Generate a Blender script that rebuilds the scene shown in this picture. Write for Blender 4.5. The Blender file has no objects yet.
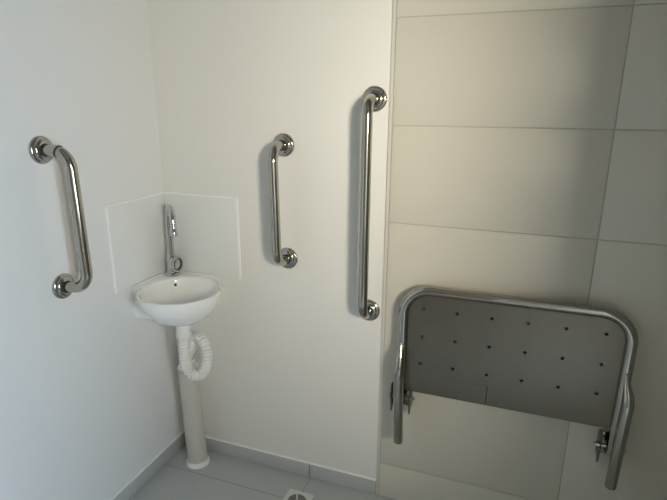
import bpy, math
from mathutils import Vector, Matrix

C = bpy.context.scene.collection
PI = math.pi
H = 1.39                      # camera height above the floor
XL, XR, YR, ZC = -1.23, 1.25, -1.95, 2.6

# ------------------------------------------------------------------ materials
def mat(name, col, rough=0.5, metal=0.0, spec=0.5, bump=None, var=None, coat=0.0):
    m = bpy.data.materials.new(name); m.use_nodes = True
    nt = m.node_tree; b = nt.nodes['Principled BSDF']
    b.inputs['Base Color'].default_value = (*col, 1)
    b.inputs['Roughness'].default_value = rough
    b.inputs['Metallic'].default_value = metal
    b.inputs['Specular IOR Level'].default_value = spec
    b.inputs['Coat Weight'].default_value = coat
    tc = nt.nodes.new('ShaderNodeTexCoord')
    if var:
        scale, amt = var
        n = nt.nodes.new('ShaderNodeTexNoise'); n.inputs['Scale'].default_value = scale
        n.inputs['Detail'].default_value = 4
        nt.links.new(tc.outputs['Object'], n.inputs['Vector'])
        mx = nt.nodes.new('ShaderNodeMix'); mx.data_type = 'RGBA'
        mx.inputs[6].default_value = (*[c * (1 - amt) for c in col], 1)
        mx.inputs[7].default_value = (*[min(1, c * (1 + amt)) for c in col], 1)
        nt.links.new(n.outputs['Fac'], mx.inputs[0])
        nt.links.new(mx.outputs[2], b.inputs['Base Color'])
    if bump:
        scale, st, dist = bump
        n = nt.nodes.new('ShaderNodeTexNoise'); n.inputs['Scale'].default_value = scale
        n.inputs['Detail'].default_value = 3
        nt.links.new(tc.outputs['Object'], n.inputs['Vector'])
        bp = nt.nodes.new('ShaderNodeBump'); bp.inputs['Strength'].default_value = st
        bp.inputs['Distance'].default_value = dist
        nt.links.new(n.outputs['Fac'], bp.inputs['Height'])
        nt.links.new(bp.outputs['Normal'], b.inputs['Normal'])
    return m

M = dict(
    wall=mat('white_wall_paint', (.80, .805, .80), .55, spec=.3, bump=(60, .08, .002), var=(3, .012)),
    wallb=mat('warm_white_wall_paint', (.81, .80, .765), .55, spec=.3, bump=(60, .08, .002), var=(3, .012)),
    tile=mat('cream_wall_tile', (.64, .61, .525), .38, bump=(6, .06, .003), var=(2, .015)),
    grout=mat('tile_grout', (.50, .48, .415), .8),
    tedge=mat('tile_edge_mortar', (.62, .60, .54), .7, bump=(40, .3, .003)),
    ceil=mat('ceiling_paint', (.45, .44, .40), .7),
    splash=mat('splash_tile_glaze', (.79, .805, .795), .28, bump=(8, .05, .002)),
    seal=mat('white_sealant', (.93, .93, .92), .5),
    steel=mat('polished_stainless', (.45, .43, .38), .13, 1.0, bump=(300, .02, .0005)),
    flange=mat('polished_flange', (.44, .43, .40), .13, 1.0),
    chrome=mat('chrome', (.60, .61, .61), .07, 1.0),
    dark=mat('dark_gap', (.03, .03, .028), .5),
    darksteel=mat('dark_steel', (.10, .10, .09), .4, .6),
    plate=mat('brushed_plate', (.25, .222, .18), .30, 1.0, bump=(12, .05, .002), var=(4, .06)),
    porcelain=mat('porcelain', (.93, .94, .935), .10, coat=.6),
    pvc=mat('beige_pvc', (.60, .575, .52), .4, var=(5, .03)),
    hose=mat('white_hose', (.83, .83, .80), .4),
    drainw=mat('white_drain_plastic', (.74, .74, .72), .4),
    grate=mat('grate_steel', (.36, .36, .35), .4, .5),
    door=mat('door_wood', (.42, .30, .19), .5, var=(6, .12)),
    beige=mat('beige_wall_paint', (.41, .37, .30), .6, bump=(60, .08, .002)),
    frame=mat('white_aluminium', (.75, .75, .74), .4),
)

def floor_mat():
    m = mat('grey_floor_tile', (.51, .525, .525), .32, var=(2.5, .05))
    nt = m.node_tree; b = nt.nodes['Principled BSDF']
    src = b.inputs['Base Color'].links[0].from_socket
    tc = nt.nodes.new('ShaderNodeTexCoord'); sp = nt.nodes.new('ShaderNodeSeparateXYZ')
    nt.links.new(tc.outputs['Object'], sp.inputs[0])
    def mth(op, a, bb):
        n = nt.nodes.new('ShaderNodeMath'); n.operation = op
        for i, v in enumerate((a, bb)):
            if v is None: continue
            if isinstance(v, (int, float)): n.inputs[i].default_value = v
            else: nt.links.new(v, n.inputs[i])
        return n.outputs[0]
    def line(ax, off):
        s = mth('ADD', sp.outputs[ax], off)
        s = mth('PINGPONG', s, .3)                 # distance to the nearest joint, 0.6 m tiles
        return mth('LESS_THAN', s, .0016)
    f = mth('MAXIMUM', line(0, .640), line(1, .143))
    mx = nt.nodes.new('ShaderNodeMix'); mx.data_type = 'RGBA'
    nt.links.new(f, mx.inputs[0]); nt.links.new(src, mx.inputs[6])
    mx.inputs[7].default_value = (.27, .28, .28, 1)
    nt.links.new(mx.outputs[2], b.inputs['Base Color'])
    return m
M['floor'] = floor_mat()
M['skirt'] = mat('grey_skirting_tile', (.51, .525, .525), .34, var=(2.5, .05))

def glass_mat():
    m = bpy.data.materials.new('window_glass'); m.use_nodes = True
    nt = m.node_tree; nt.nodes.clear()
    o = nt.nodes.new('ShaderNodeOutputMaterial'); mx = nt.nodes.new('ShaderNodeMixShader')
    t = nt.nodes.new('ShaderNodeBsdfTransparent'); g = nt.nodes.new('ShaderNodeBsdfGlossy')
    g.inputs['Roughness'].default_value = .05; mx.inputs[0].default_value = .06
    nt.links.new(t.outputs[0], mx.inputs[1]); nt.links.new(g.outputs[0], mx.inputs[2])
    nt.links.new(mx.outputs[0], o.inputs[0])
    return m
M['glass'] = glass_mat()

# ------------------------------------------------------------------ mesh builder
class MB:
    def __init__(s): s.v = []; s.f = []
    def add(s, vs, fs):
        o = len(s.v); s.v += [Vector(p) for p in vs]; s.f += [tuple(i + o for i in f) for f in fs]
    def box(s, x0, x1, y0, y1, z0, z1, bev=0.0):
        b = min(bev, .49 * min(x1 - x0, y1 - y0, z1 - z0))
        if b <= 0:
            vs = [(x, y, z) for z in (z0, z1) for y in (y0, y1) for x in (x0, x1)]
            s.add(vs, [(0, 2, 3, 1), (4, 5, 7, 6), (0, 1, 5, 4), (2, 6, 7, 3), (0, 4, 6, 2), (1, 3, 7, 5)]); return
        import bmesh
        bm = bmesh.new(); bmesh.ops.create_cube(bm, size=1)
        for v in bm.verts:
            v.co = Vector(((x0 + x1) / 2 + v.co.x * (x1 - x0), (y0 + y1) / 2 + v.co.y * (y1 - y0), (z0 + z1) / 2 + v.co.z * (z1 - z0)))
        bmesh.ops.bevel(bm, geom=bm.edges[:], offset=b, segments=2, affect='EDGES', profile=.5)
        bm.verts.index_update()
        s.add([v.co.copy() for v in bm.verts], [tuple(v.index for v in f.verts) for f in bm.faces]); bm.free()
    def rings(s, rings, cap0=True, cap1=True, closed=False):
        n = len(rings[0]); o = len(s.v)
        for r in rings: s.v += [Vector(p) for p in r]
        k = len(rings)
        for i in range(k if closed else k - 1):
            a, b = o + i * n, o + ((i + 1) % k) * n
            for j in range(n):
                s.f.append((a + j, a + (j + 1) % n, b + (j + 1) % n, b + j))
        if not closed:
            if cap0: s.f.append(tuple(o + j for j in reversed(range(n))))
            if cap1: s.f.append(tuple(o + (k - 1) * n + j for j in range(n)))
    def tube(s, path, rad, n=20, cap0=True, cap1=True):
        P = [Vector(p) for p in path]
        R = rad if isinstance(rad, (list, tuple)) else [rad] * len(P)
        T = []
        for i in range(len(P)):
            T.append((P[min(i + 1, len(P) - 1)] - P[max(i - 1, 0)]).normalized())
        u = T[0].orthogonal().normalized(); rs = []
        for i in range(len(P)):
            u = (u - T[i] * u.dot(T[i])).normalized(); w = T[i].cross(u)
            rs.append([P[i] + (u * math.cos(2 * PI * j / n) + w * math.sin(2 * PI * j / n)) * R[i] for j in range(n)])
        s.rings(rs, cap0, cap1)
    def lathe(s, base, axis, prof, n=40, cap0=True, cap1=True):
        """prof: list of (radius, distance along the axis)"""
        a = Vector(axis).normalized(); u = a.orthogonal().normalized(); w = a.cross(u); b = Vector(base)
        s.rings([[b + a * h + (u * math.cos(2 * PI * j / n) + w * math.sin(2 * PI * j / n)) * max(r, 1e-5)
                  for j in range(n)] for r, h in prof], cap0, cap1)
    def obj(s, name, m, parent=None, ang=35):
        off = Vector((0, 0, 0)); p = parent
        while p is not None: off += p.location; p = p.parent
        me = bpy.data.meshes.new(name)
        me.from_pydata([v - off for v in s.v], [], s.f); me.update()
        import bmesh
        bm = bmesh.new(); bm.from_mesh(me); bmesh.ops.recalc_face_normals(bm, faces=bm.faces)
        for f in bm.faces: f.smooth = True
        for e in bm.edges:
            e.smooth = len(e.link_faces) == 2 and e.calc_face_angle(0) < math.radians(ang)
        bm.to_mesh(me); bm.free()
        me.materials.append(m)
        o = bpy.data.objects.new(name, me); C.objects.link(o)
        if parent: o.parent = parent
        return o

def fillet(pts, rads, n=14):
    P = [Vector(p) for p in pts]; out = [P[0]]
    for i in range(1, len(P) - 1):
        r = rads[i - 1]; a = (P[i - 1] - P[i]).normalized(); b = (P[i + 1] - P[i]).normalized()
        th = a.angle(b); d = r / math.tan(th / 2); c = P[i] + (a + b).normalized() * (r / math.sin(th / 2))
        s0 = P[i] + a * d - c; s1 = P[i] + b * d - c; tot = s0.angle(s1); ax = s0.cross(s1).normalized()
        for k in range(n + 1):
            out.append(c + Matrix.Rotation(tot * k / n, 3, ax) @ s0)
    out.append(P[-1]); return out

def spline(pts, n=10):
    P = [Vector(p) for p in pts]; P = [P[0] * 2 - P[1]] + P + [P[-1] * 2 - P[-2]]; out = []
    for i in range(1, len(P) - 2):
        for k in range(n):
            t = k / n; a, b, c, d = P[i - 1:i + 3]
            out.append(.5 * (2 * b + (c - a) * t + (2 * a - 5 * b + 4 * c - d) * t * t + (3 * b - a - 3 * c + d) * t ** 3))
    out.append(P[-2]); return out

def resample(P, step):
    out = [P[0].copy()]; acc = 0
    for a, b in zip(P, P[1:]):
        L = (b - a).length; t = step - acc
        while t <= L:
            out.append(a + (b - a) * (t / L)); t += step
        acc = (acc + L) % step
    return out

def thing(name, label, cat, loc, group=None):
    o = bpy.data.objects.new(name, None); C.objects.link(o); o.empty_display_size = .05
    o.location = loc; o['label'] = label; o['category'] = cat
    if group: o['group'] = group
    return o

def struct(name, mb, m, parent=None, ang=30):
    o = mb.obj(name, m, parent, ang)
    if parent is None: o['kind'] = 'structure'
    return o

# ------------------------------------------------------------------ room shell
T = .12
b = MB(); b.box(XL - T, XR + T, YR - T, T, -.1, 0); struct('floor', b, M['floor'])
b = MB(); b.box(XL - T, XR + T, YR - T, T, ZC, ZC + .1); struct('ceiling', b, M['ceil'])
b = MB(); b.box(XL - T, XL, YR - T, T, 0, ZC); struct('wall_left', b, M['wall'])
b = MB(); b.box(XL, XR + T, 0, T, 0, ZC); struct('wall_back', b, M['wallb'])
# unseen side block, added so its edge shades the right of the tiling
BX, BY = .56, -1.175
b = MB(); b.box(BX, XR + T, BY, 0, 0, ZC); struct('added_shade_wall', b, M['beige'])
# right wall, opened for the added fill window
WY0, WY1, WZ0, WZ1 = -1.80, -1.22, .60, 1.25
b = MB()
b.box(XR, XR + T, YR - T, WY0, 0, ZC); b.box(XR, XR + T, WY1, BY, 0, ZC)
b.box(XR, XR + T, WY0, WY1, 0, WZ0); b.box(XR, XR + T, WY0, WY1, WZ1, ZC)
struct('wall_right', b, M['beige'])
# rear wall with a door opening behind the camera
DX0, DX1, DZ = -.85, -.05, 2.1
VX0, VX1, VZ0, VZ1 = .80, 1.21, 1.33, 1.80        # small window beside the door
b = MB(); b.box(XL, DX0, YR - T, YR, 0, ZC); b.box(DX1, VX0, YR - T, YR, 0, ZC); b.box(VX1, XR, YR - T, YR, 0, ZC); b.box(VX0, VX1, YR - T, YR, 0, VZ0); b.box(VX0, VX1, YR - T, YR, VZ1, ZC); b.box(DX0, DX1, YR - T, YR, DZ, ZC)
struct('wall_rear', b, M['beige'])
b = MB(); b.box(DX0 + .012, DX1 - .012, YR - .07, YR - .03, .008, DZ - .012, .003)
d = struct('door_1', b, M['door'])
b = MB()
b.lathe((DX1 - .08, YR - .03, 1.0), (0, 1, 0), [(.025, 0), (.025, .006), (.010, .008), (.010, .05), (.0001, .05)])
b.tube(fillet([(DX1 - .08, YR + .015, 1.0), (DX1 - .20, YR + .015, 1.0), (DX1 - .205, YR + .015, .998)], [.002]), .009)
b.obj('door_handle', M['chrome'], d)
b = MB()
b.box(DX0 - .05, DX0 + .01, YR - .08, YR + .012, 0, DZ + .05, .003); b.box(DX1 - .01, DX1 + .05, YR - .08, YR + .012, 0, DZ + .05, .003)
b.box(DX0 + .01, DX1 - .01, YR - .08, YR + .012, DZ - .01, DZ + .05, .003)
struct('trim_1', b, M['frame'])
# unseen window added in the right wall to light the left wall
fx0, fx1 = XR + .02, XR + .06
b = MB()
b.box(fx0, fx1, WY0, WY0 + .03, WZ0, WZ1, .003); b.box(fx0, fx1, WY1 - .03, WY1, WZ0, WZ1, .003)
b.box(fx0, fx1, WY0 + .03, WY1 - .03, WZ0, WZ0 + .03, .003); b.box(fx0, fx1, WY0 + .03, WY1 - .03, WZ1 - .03, WZ1, .003)
w = struct('fill_window_1', b, M['frame'])
b = MB(); b.box(fx0 + .018, fx0 + .022, WY0 + .031, WY1 - .031, WZ0 + .031, WZ1 - .031); b.obj('window_pane', M['glass'], w)
b = MB(); fy0, fy1 = YR - .06, YR - .02
b.box(VX0, VX0 + .025, fy0, fy1, VZ0, VZ1, .003); b.box(VX1 - .025, VX1, fy0, fy1, VZ0, VZ1, .003)
b.box(VX0 + .025, VX1 - .025, fy0, fy1, VZ0, VZ0 + .025, .003); b.box(VX0 + .025, VX1 - .025, fy0, fy1, VZ1 - .025, VZ1, .003)
w = struct('window_2', b, M['frame'])
b = MB(); b.box(VX0 + .026, VX1 - .026, fy0 + .018, fy0 + .022, VZ0 + .026, VZ1 - .026); b.obj('window_pane', M['glass'], w)

# tiled part of the back wall: mortar bed, then every tile with a fine bevelled edge
TX0, TJ, TZ0, TP = -.367, .2315, H - 1.2465, .2995
b = MB(); b.box(TX0 - .011, BX, -.0045, 0, 0, ZC)
wt = struct('wall_shower', b, M['tedge'])
b = MB(); b.box(TX0 - .001, BX, -.0052, -.0040, 0, ZC); b.obj('grout', M['grout'], wt)
b = MB(); g = .0019
ZJ = [0, TZ0] + [TZ0 + TP * k for k in range(3, 8)] + [ZC]     # the joints of the two courses behind the seat are grouted flush
for (x0, x1) in ((TX0, TJ), (TJ, BX - .001)):
    for z0, z1 in zip(ZJ, ZJ[1:]):
        b.box(x0 + g, x1 - g, -.0075, -.003, z0 + g, z1 - g, .0008)
b.obj('tiling', M['tile'], wt)

# skirting tiles with their sealed top edge
SK = .058
b = MB()
xs = [XL + .009, -.645 - .6 + .6 - .0, TX0 - .012]
b.box(XL + .009, -.646, -.009, 0, 0, SK, .0015); b.box(-.643, TX0 - .012, -.009, 0, 0, SK, .0015)
struct('baseboard_back', b, M['skirt'])
b = MB(); b.box(XL, XL + .009, -.6, 0, 0, SK, .0015); b.box(XL, XL + .009, YR, -.603, 0, SK, .0015)
struct('baseboard_left', b, M['skirt'])
b = MB(); b.tube([(XL + .006, -.002, SK + .001), (TX0 - .012, -.002, SK + .001)], .0042, 10); struct('trim_2', b, M['seal'])
b = MB(); b.tube([(XL + .002, -.004, SK + .001), (XL + .002, YR, SK + .001)], .0048, 10); struct('trim_3', b, M['seal'])

# ------------------------------------------------------------------ backsplash tiles
def splash(label, box, beads):
    t = thing('backsplash_tile', label, 'tile', ((box[0] + box[1]) / 2, (box[2] + box[3]) / 2, box[4]), 'backsplash tiles over the corner sink')
    b = MB(); b.box(*box, .0012); b.obj('tile_body', M['splash'], t)
    b = MB()
    for p, q in beads: b.tube([p, q], .0045, 8)
    b.obj('sealant_bead', M['seal'], t)
zt, zb = H - .309, H - .603
splash('square pale glazed splash tile on the left wall, left of the tap',
       (XL, XL + .007, -.288, -.0005, zb, zt),
       [((XL + .003, -.290, zb), (XL + .003, -.290, zt)), ((XL + .003, -.290, zt + .002), (XL + .003, -.004, zt + .002))])
splash('square pale glazed splash tile on the back wall, right of the tap',
       (XL + .0075, -.919, -.007, 0, zb, zt),
       [((-.917, -.003, zb), (-.917, -.003, zt)), ((XL + .004, -.003, zt + .002), (-.917, -.003, zt + .002))])

# ------------------------------------------------------------------ grab bars
def grab_bar(label, m0, m1, out, shift=(0, 0, 0), rad=.016, ring=False):
    m0, m1, out, sh = Vector(m0), Vector(m1), Vector(out), Vector(shift)
    n = out.normalized()
    t = thing('grab_bar', label, 'grab bar', (m0 + m1) / 2, 'stainless grab bars')
    b = MB()
    path = fillet([m0 + n * .002, m0 + out + sh, m1 + out + sh, m1 + n * .002], [.05, .05], 18)
    b.tube(path, rad, 28); b.obj('rail', M['steel'], t)
    for mp in (m0, m1):
        b = MB()
        b.lathe(mp, n, [(.038, 0), (.038, .004), (.0365, .0068), (.033, .0085), (.0305, .0092), (.0295, .0120), (.027, .0150), (.022, .0168), (rad + .0022, .0172), (rad + .0022, .0150)], 48, cap1=False)
        f = b.obj('flange', M['flange'], t, 50)
        b = MB(); b.lathe(mp, n, [(rad + .0024, .0150), (rad + .0024, .0162), (rad - .001, .0162)], 40, cap0=False, cap1=False)
        b.obj('gap_ring', M['dark'], f)
    if ring:
        d = (path[2] - path[0]).normalized(); i = 5
        tdir = (path[i + 1] - path[i - 1]).normalized()
        b = MB(); b.lathe(path[i] - tdir * .002, tdir, [(rad - .001, 0), (rad + .0016, 0), (rad + .0016, .004), (rad - .001, .004)], 32)
        b.obj('rubber_ring', M['dark'], t)
    return t
grab_bar('short curved stainless grab bar on the left wall, left of the corner sink',
         (XL, -.4943, H - .115), (XL, -.4876, H - .512), (.088, 0, 0), (0, .010, 0), ring=True)
grab_bar('short stainless grab bar on the back wall between the sink and the long bar',
         (-.7315, 0, H - .1176), (-.7245, 0, H - .5062), (0, -.086, 0), (0, 0, 0))
grab_bar('long vertical stainless grab bar on the back wall beside the tiling',
         (-.4248, 0, H + .0283), (-.4252, 0, H - .6581), (0, -.080, 0))

# ------------------------------------------------------------------ corner sink
RZ = H - .609                      # rim height
cx, cy = XL + .177, -.176          # centre of the bowl
SD, RB, RI, BLK, BH = .124, .144, .133, .211, .112
sink = thing('corner_sink', 'small white porcelain corner sink hung in the room corner', 'sink', (cx, cy, RZ - SD))
cor = [(XL, 0), (XL + BLK, 0), (XL, -BLK), (XL + BLK, -BLK)]
A = sorted([2 * PI * j / 160 - PI for j in range(160)] + [math.atan2(y - cy, x - cx) + d for x, y in cor for d in (-.012, 0, .012)])
def blk_r(a):
    """distance from the bowl's centre to the side of the square corner block"""
    c_, s_ = math.cos(a), math.sin(a); ks = []
    for d, lim in ((c_, (XL + BLK - cx) if c_ > 0 else (cx - XL)), (s_, -cy if s_ > 0 else (BLK + cy))):
        if abs(d) > 1e-9: ks.append(lim / abs(d))
    return min(ks)
def bowl_r(dz): return max(.036, RB * max(0, 1 - (dz / SD) ** 1.75) ** .5)
def pt(a, r, z, ox=0, oy=0): return (cx + ox + r * math.cos(a), cy + oy + r * math.sin(a), z)
rings = []
for dz in (SD, .121, .117, BH + .0005):
    rings.append([pt(a, bowl_r(dz), RZ - dz) for a in A])
for dz, k in ((BH, .985), (BH - .004, 1), (.10, 1), (.085, 1), (.07, 1), (.055, 1), (.04, 1), (.026, 1), (.014, 1), (.006, 1), (.001, .996), (-.0015, .985)):
    rings.append([pt(a, max(bowl_r(max(dz, 0)) * (1 if dz > 0 else k), min(blk_r(a), .40) * k), RZ - dz) for a in A])
rings.append([pt(a, RI * 1.035, RZ + .0022) for a in A])
ix, iy = 0, 0
for s_, dz in ((1.0, .001), (.985, .006), (.965, .016), (.93, .032), (.86, .052), (.75, .072), (.60, .088), (.42, .098), (.22, .103), (.12, .105)):
    rings.append([pt(a, RI * s_, RZ - dz) for a in A])
b = MB(); b.rings(rings, True, True)
b.obj('basin', M['porcelain'], sink, 42)
b = MB(); b.lathe((cx + ix, cy + iy, RZ - .1048), (0, 0, 1), [(.024, 0), (.024, .0022), (.018, .003), (.016, .0005), (.0001, .0005)], 32)
st = b.obj('drain_fitting', M['chrome'], sink)
# overflow opening on the corner side of the bowl
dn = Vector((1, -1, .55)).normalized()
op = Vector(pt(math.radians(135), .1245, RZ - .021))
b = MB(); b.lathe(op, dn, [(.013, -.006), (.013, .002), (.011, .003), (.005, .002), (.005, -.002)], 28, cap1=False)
ov = b.obj('overflow', M['seal'], sink)  # white of this ring stands in for a bright highlight
b = MB(); b.lathe(op, dn, [(.005, -.004), (.005, .0005)], 20); b.obj('overflow_hole', M['dark'], ov)
b = MB()
b.tube([(XL + .009, -.006, RZ + .002), (XL + .009, -.208, RZ + .002)], .004, 8)
b.tube([(XL + .006, -.009, RZ + .002), (XL + .208, -.009, RZ + .002)], .004, 8)
b.obj('sealant_bead', M['seal'], sink)

# ------------------------------------------------------------------ tap
tx, ty, tz = XL + .051, -.050, RZ + .0035
tap = thing('tap', 'chrome swan-neck tap standing on the corner sink deck', 'tap', (tx, ty, tz))
b = MB(); b.lathe((tx, ty, tz), (0, 0, 1), [(.030, 0), (.030, .004), (.026, .009), (.019, .012), (.019, .016)], 36); b.obj('base', M['chrome'], tap)
b = MB(); b.lathe((tx, ty, tz + .010), (0, 0, 1), [(.0185, 0), (.0185, .060), (.016, .067), (.013, .071), (.013, .078)], 36); body = b.obj('body', M['chrome'], tap)
q = Vector((.74, -.67, 0)).normalized()
top = tz + .262
P = [(tx, ty, tz + .08), (tx, ty, tz + .15), (tx, ty, top - .048)]
for k in range(1, 15):
    a = PI * k / 14 * .98
    P.append(Vector((tx, ty, top - .045)) + q * .045 * (1 - math.cos(a)) + Vector((0, 0, .045 * math.sin(a))))
P.append(P[-1] + Vector((0, 0, -.026)) + q * .003)
b = MB(); b.tube(P, [.0125, .0122, .0118] + [.0112] * (len(P) - 3), 24); sp = b.obj('spout', M['chrome'], tap)
e = P[-1]
b = MB(); b.lathe(e, (q.x * .15, q.y * .15, -1), [(.0118, -.002), (.0130, .001), (.0130, .022), (.0115, .024), (.008, .024), (.008, .020)], 28); b.obj('aerator', M['chrome'], sp)
hd = Vector((1, -.06, .03)).normalized()
hb = Vector((tx, ty, tz + .043))
b = MB(); b.lathe(hb, hd, [(.012, .004), (.024, .006), (.030, .009), (.0315, .014), (.0315, .023), (.029, .027), (.024, .0285), (.0235, .025), (.013, .023), (.012, .026), (.0001, .0265)], 40)
hn = b.obj('handle', M['chrome'], tap)
b = MB(); b.lathe(hb, hd, [(.0228, .0248), (.0228, .0255), (.0180, .0250), (.0180, .0240)], 32, cap0=False, cap1=False); b.obj('index_ring', M['darksteel'], hn)

# ------------------------------------------------------------------ waste pipe and hose
px_, py_ = -1.120, -.082
pbx = -1.105                     # the pipe leans a little towards the left wall
PT = .425
pipe = thing('waste_pipe', 'beige plastic waste pipe standing on the floor under the sink', 'pipe', (pbx, py_, 0))
b = MB(); R = .0385
b.lathe((pbx, py_, 0), (px_ - pbx, 0, PT), [(R, .001), (R, PT), (R - .003, PT + .001), (R - .0045, PT), (R - .0045, PT - .12), (.001, PT - .12)], 40)
b.obj('pipe_body', M['pvc'], pipe)
b = MB(); b.lathe((px_, py_, PT - .012), (0, 0, 1), [(.034, 0), (.0375, .013), (.0375, .018), (.031, .026), (.027, .046), (.0245, .048), (.0225, .046), (.0225, .0)], 40, False, False)
b.obj('reducer_cap', M['seal'], pipe)
b = MB(); b.lathe((pbx, py_, 0), (0, 0, 1), [(R + .008, 0), (R + .008, .006), (R + .006, .010), (R + .003, .013), (R + .002, .018), (R - .0025, .018)], 40, cap1=False)
b.obj('floor_collar', M['seal'], pipe)

hose = thing('waste_hose', 'white corrugated waste hose looped from the sink into the pipe', 'hose', (px_, py_, PT))
hx, hy = cx, cy
b = MB()
z0 = RZ - SD + .001
b.lathe((hx, hy, z0), (0, 0, -1), [(.028, 0), (.028, .006), (.024, .008), (.024, .032), (.0265, .033), (.0265, .050), (.022, .052), (.020, .056)], 36)
b.obj('coupling_nut', M['hose'], hose)
pts = [(hx - .004, hy, z0 - .050), (hx - .004, hy, H - .872), (-1.058, -.168, H - .908), (-1.043, -.166, H - .934), (-1.014, -.160, H - .936), (-.990, -.154, H - .912), (-.982, -.147, H - .872),
       (-.992, -.137, H - .834), (-1.020, -.122, H - .814), (-1.056, -.106, H - .822), (-1.088, -.093, H - .868), (px_ + .003, -.083, H - .915), (px_, py_, H - .946)]
path = resample(spline(pts, 14), .0014)
rad = []
for i in range(len(path)):
    s_ = i * .0014
    c_ = .5 + .5 * math.cos(2 * PI * s_ / .0122)
    rad.append(.0152 + .0056 * c_ ** .6)
b = MB(); b.tube(path, rad, 22); b.obj('corrugated_tube', M['hose'], hose, 60)

# ------------------------------------------------------------------ floor drain
dcx, dcy = -.640, -.143
fd = thing('floor_drain', 'small square white floor drain with a round grille', 'floor drain', (dcx, dcy, 0))
def sq_circ(half, r, z, z2):
    b = MB(); n = 40
    outer, innr = [], []
    for j in range(n):
        a = 2 * PI * j / n; c_, s_ = math.cos(a), math.sin(a); k = half / max(abs(c_), abs(s_))
        outer.append((dcx + k * c_, dcy + k * s_)); innr.append((dcx + r * c_, dcy + r * s_))
    b.rings([[(x, y, .0005) for x, y in outer], [(x, y, z) for x, y in outer], [(x, y, z2) for x, y in innr], [(x, y, .001) for x, y in innr]], False, False, True)
    return b
sq_circ(.050, .041, .003, .0042).obj('drain_frame', M['drainw'], fd)
b = MB(); b.lathe((dcx, dcy, .0008), (0, 0, 1), [(.0405, 0), (.0405, .0006), (.0001, .0006)], 40); b.obj('drain_well', M['dark'], fd)
b = MB()
b.lathe((dcx, dcy, .0012), (0, 0, 1), [(.0408, 0), (.0408, .0028), (.0350, .0028), (.0350, 0)], 40, False, False)
for a in (math.radians(20), math.radians(110)):
    u = Vector((math.cos(a), math.sin(a), 0)); v = Vector((-u.y, u.x, 0)); c0 = Vector((dcx, dcy, .0013))
    vs = [c0 + u * sx * .0365 + v * sy * .003 + Vector((0, 0, h)) for h in (0, .0028) for sx, sy in ((-1, -1), (1, -1), (1, 1), (-1, 1))]
    b.add(vs, [(3, 2, 1, 0), (4, 5, 6, 7), (0, 1, 5, 4), (1, 2, 6, 5), (2, 3, 7, 6), (3, 0, 4, 7)])
b.obj('grille_ring', M['drainw'], fd)
b = MB()
for k in range(-5, 6):
    o_ = k * .0062; hl = math.sqrt(.0365 ** 2 - o_ ** 2)
    b.box(dcx - hl, dcx + hl, dcy + o_ - .0016, dcy + o_ + .0016, .0013, .0034)
b.obj('grille_bars', M['grate'], fd)

# ------------------------------------------------------------------ folding shower seat
seat = thing('shower_seat', 'folded-up stainless shower seat with perforated panel on the tiled wall', 'shower seat', (.027, -.008, H - .95))
FX0, FX1, FY, FZT, FZB = -.296, .349, -.052, H - .5435, H - .955
b = MB()
b.tube(fillet([(FX0 + .002, FY, FZB), (FX0, FY, FZT), (FX1, FY, FZT), (FX1 - .003, FY, FZB - .03)], [.085, .085], 20), .016, 28)
b.obj('frame', M['steel'], seat)
# perforated panel
def panel():
    b = MB()
    x0, x1, zt_, zb_ = FX0 + .013, FX1 - .013, FZT - .013, H - .905
    hx_ = [-.234 + .1036 * i for i in range(6)]; hz = [H - .610, H - .705, H - .800]
    xe = [x0] + [(hx_[i] + hx_[i + 1]) / 2 for i in range(5)] + [x1]
    ze = [zt_, (hz[0] + hz[1]) / 2, (hz[1] + hz[2]) / 2, zb_]
    yf, yb = FY - .004, FY - .0015
    yf, yb = -.0455, -.0430
    rc = .072
    n = 24
    def clampc(x, z):
        # rounded top corners follow the bent tube
        if z > zt_ - rc:
            for s_, xc in ((-1, x0 + rc), (1, x1 - rc)):
                if (x - xc) * s_ > 0:
                    d = Vector((x - xc, z - (zt_ - rc)))
                    if d.length > rc: d = d.normalized() * rc
                    return xc + d.x, zt_ - rc + d.y
        return x, z
    for i in range(6):
        for k in range(3):
            X, Z = hx_[i], hz[k]; bl, br, bt, bb = xe[i], xe[i + 1], ze[k], ze[k + 1]
            corner = [math.atan2(zc - Z, xc - X) for xc, zc in ((br, bt), (bl, bt), (bl, bb), (br, bb))]
            angs = sorted([2 * PI * j / n - PI for j in range(n)] + corner)
            o_, ci = [], []
            for a in angs:
                c_, s_ = math.cos(a), math.sin(a); ks = []
                if c_ > 1e-9: ks.append((br - X) / c_)
                if c_ < -1e-9: ks.append((bl - X) / c_)
                if s_ > 1e-9: ks.append((bt - Z) / s_)
                if s_ < -1e-9: ks.append((bb - Z) / s_)
                kk = min(ks); o_.append(clampc(X + kk * c_, Z + kk * s_)); ci.append((X + .0052 * c_, Z + .0052 * s_))
            b.rings([[(x, yb, z) for x, z in o_], [(x, yf, z) for x, z in o_], [(x, yf, z) for x, z in ci], [(x, yb, z) for x, z in ci]], False, False, True)
    # folded lower lip
    b.box(x0, x1, yf, yf + .020, zb_ - .002, zb_ + .0005)
    return b
pn = panel().obj('seat_panel', M['plate'], seat, 20)
b = MB()
b.box(-.0226, -.0198, -.0463, -.0454, H - .900, H - .838); b.box(-.060, -.0226, -.0458, -.0454, H - .8386, H - .8380)
b.obj('panel_dark_line', M['dark'], pn)  # thin dark L-shaped strips laid on the panel

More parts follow.
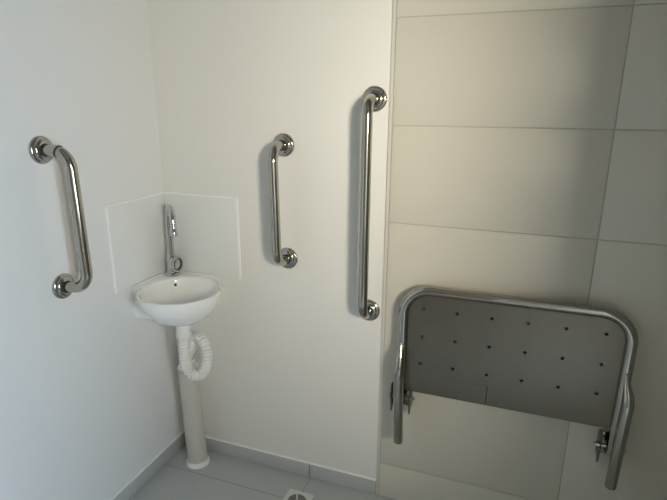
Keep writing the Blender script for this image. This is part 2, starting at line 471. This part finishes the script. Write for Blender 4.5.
def leg(sx, xt, xm, xb, zt_, zb_):
    """round tube whose flattened tip is welded to the front of the frame"""
    rs = []; n = 24
    spec = [(zt_, xt, -.0690, .0042, .0016), (zt_ - .012, xt + (xm - xt) * .15, -.0715, .0062, .0040), (zt_ - .032, xt + (xm - xt) * .45, -.0770, .0100, .0085),
            (zt_ - .055, xt + (xm - xt) * .8, -.0835, .0140, .0135), (zt_ - .080, xm, -.0870, .0165, .0160), (zt_ - .105, xm, -.0870, .0160, .0160),
            ((zt_ + zb_) / 2 - .05, xm + (xb - xm) * .5, -.0870, .0160, .0160), (zb_ + .002, xb, -.0870, .0160, .0160), (zb_, xb, -.0870, .0152, .0152)]
    for z, x, y, rx, ry in spec:
        rs.append([(x + rx * math.cos(2 * PI * j / n), y + ry * math.sin(2 * PI * j / n), z) for j in range(n)])
    b = MB(); b.rings(rs, True, True); L = b.obj('support_tube', M['steel'], seat, 50)
    b = MB(); b.lathe((xb, -.0870, zb_), (0, 0, -1), [(.0135, -.001), (.0135, .0012), (.012, .002), (.0001, .002)], 24); b.obj('end_cap', M['darksteel'], L)
leg(-1, -.2965, -.2960, -.2875, H - .725, H - 1.081)
leg(1, .3455, .3580, .3520, H - .712, H - 1.072)

for x, BZ in ((FX0 + .002, H), (FX1 - .003, H - .030)):      # bracket and hinge of each side
    b = MB()
    b.box(x - .034, x + .034, -.0125, -.0078, BZ - .985, BZ - .910, .001)
    br = b.obj('wall_bracket', M['steel'], seat)
    inn = 1 if x < 0 else -1
    for s_ in (-1, 1):
        b = MB(); xx = x + s_ * .0305; rs = []
        pr = [(-.012, BZ - .905), (-.030, BZ - .893), (-.050, BZ - .888), (-.057, BZ - .896), (-.058, BZ - .940), (-.050, BZ - .992), (-.040, BZ - 1.000), (-.012, BZ - .975)]
        b.rings([[(xx - .0016, y, z) for y, z in pr], [(xx + .0016, y, z) for y, z in pr]])
        b.obj('cheek_plate', M['darksteel'], br)
    b = MB()
    b.lathe((x - inn * .036, FY + .006, BZ - .935), (inn, 0, 0), [(.0095, 0), (.0095, .004), (.006, .004), (.006, .068), (.0095, .068), (.0095, .078), (.005, .078), (.005, .084)], 24)
    b.obj('hinge_bolt', M['steel'], br)

# ------------------------------------------------------------------ light
def area(name, loc, rot, sx, sy, power, col):
    l = bpy.data.lights.new(name, 'AREA'); l.shape = 'RECTANGLE'; l.size = sx; l.size_y = sy; l.energy = power; l.color = col
    o = bpy.data.objects.new(name, l); C.objects.link(o); o.location = loc; o.rotation_euler = rot
    return o
# warm sunlit daylight through the small rear window, cool fill for the left wall added at the right one
lw = area('rear_window_daylight', ((VX0 + VX1) / 2, YR - .10, (VZ0 + VZ1) / 2), (0, 0, 0), VX1 - VX0 - .05, VZ1 - VZ0 - .05, 9.0, (1.0, .905, .74))
lw.rotation_euler = (Vector((-.31, 0, 1.36)) - lw.location).to_track_quat('-Z', 'Y').to_euler()
lw.data.spread = math.radians(65)
area('left_wall_cool_fill', (XR + .08, (WY0 + WY1) / 2, (WZ0 + WZ1) / 2), (0, math.radians(90), 0), WZ1 - WZ0 - .06, WY1 - WY0 - .06, 45, (.67, .83, 1.0))

W = bpy.data.worlds.new('World'); bpy.context.scene.world = W; W.use_nodes = True
bg = W.node_tree.nodes['Background']; sky = W.node_tree.nodes.new('ShaderNodeTexSky')
sky.sun_disc = False; sky.sun_elevation = math.radians(35); W.node_tree.links.new(sky.outputs[0], bg.inputs[0]); bg.inputs[1].default_value = .2

# ------------------------------------------------------------------ camera
right = Vector((.94033525, .3401801, .00686364)); down = Vector((.09806584, -.25164963, -.96283724)); fwd = Vector((-.32581084, .90606289, -.26999506))
cam = bpy.data.cameras.new('camera'); co = bpy.data.objects.new('camera', cam); C.objects.link(co)
cam.sensor_width = 36; cam.lens = 505 / 667 * 36; cam.clip_start = .02
R3 = Matrix((right, -down, -fwd)).transposed()
co.matrix_world = Matrix.Translation((0, -1.543, H)) @ R3.to_4x4()
S = bpy.context.scene; S.camera = co
S.view_settings.view_transform = 'Standard'; S.view_settings.look = 'None'
S.view_settings.gamma = 1; S.view_settings.use_curve_mapping = False; S.view_settings.exposure = .03
S.cycles.max_bounces = 12; S.cycles.diffuse_bounces = 8
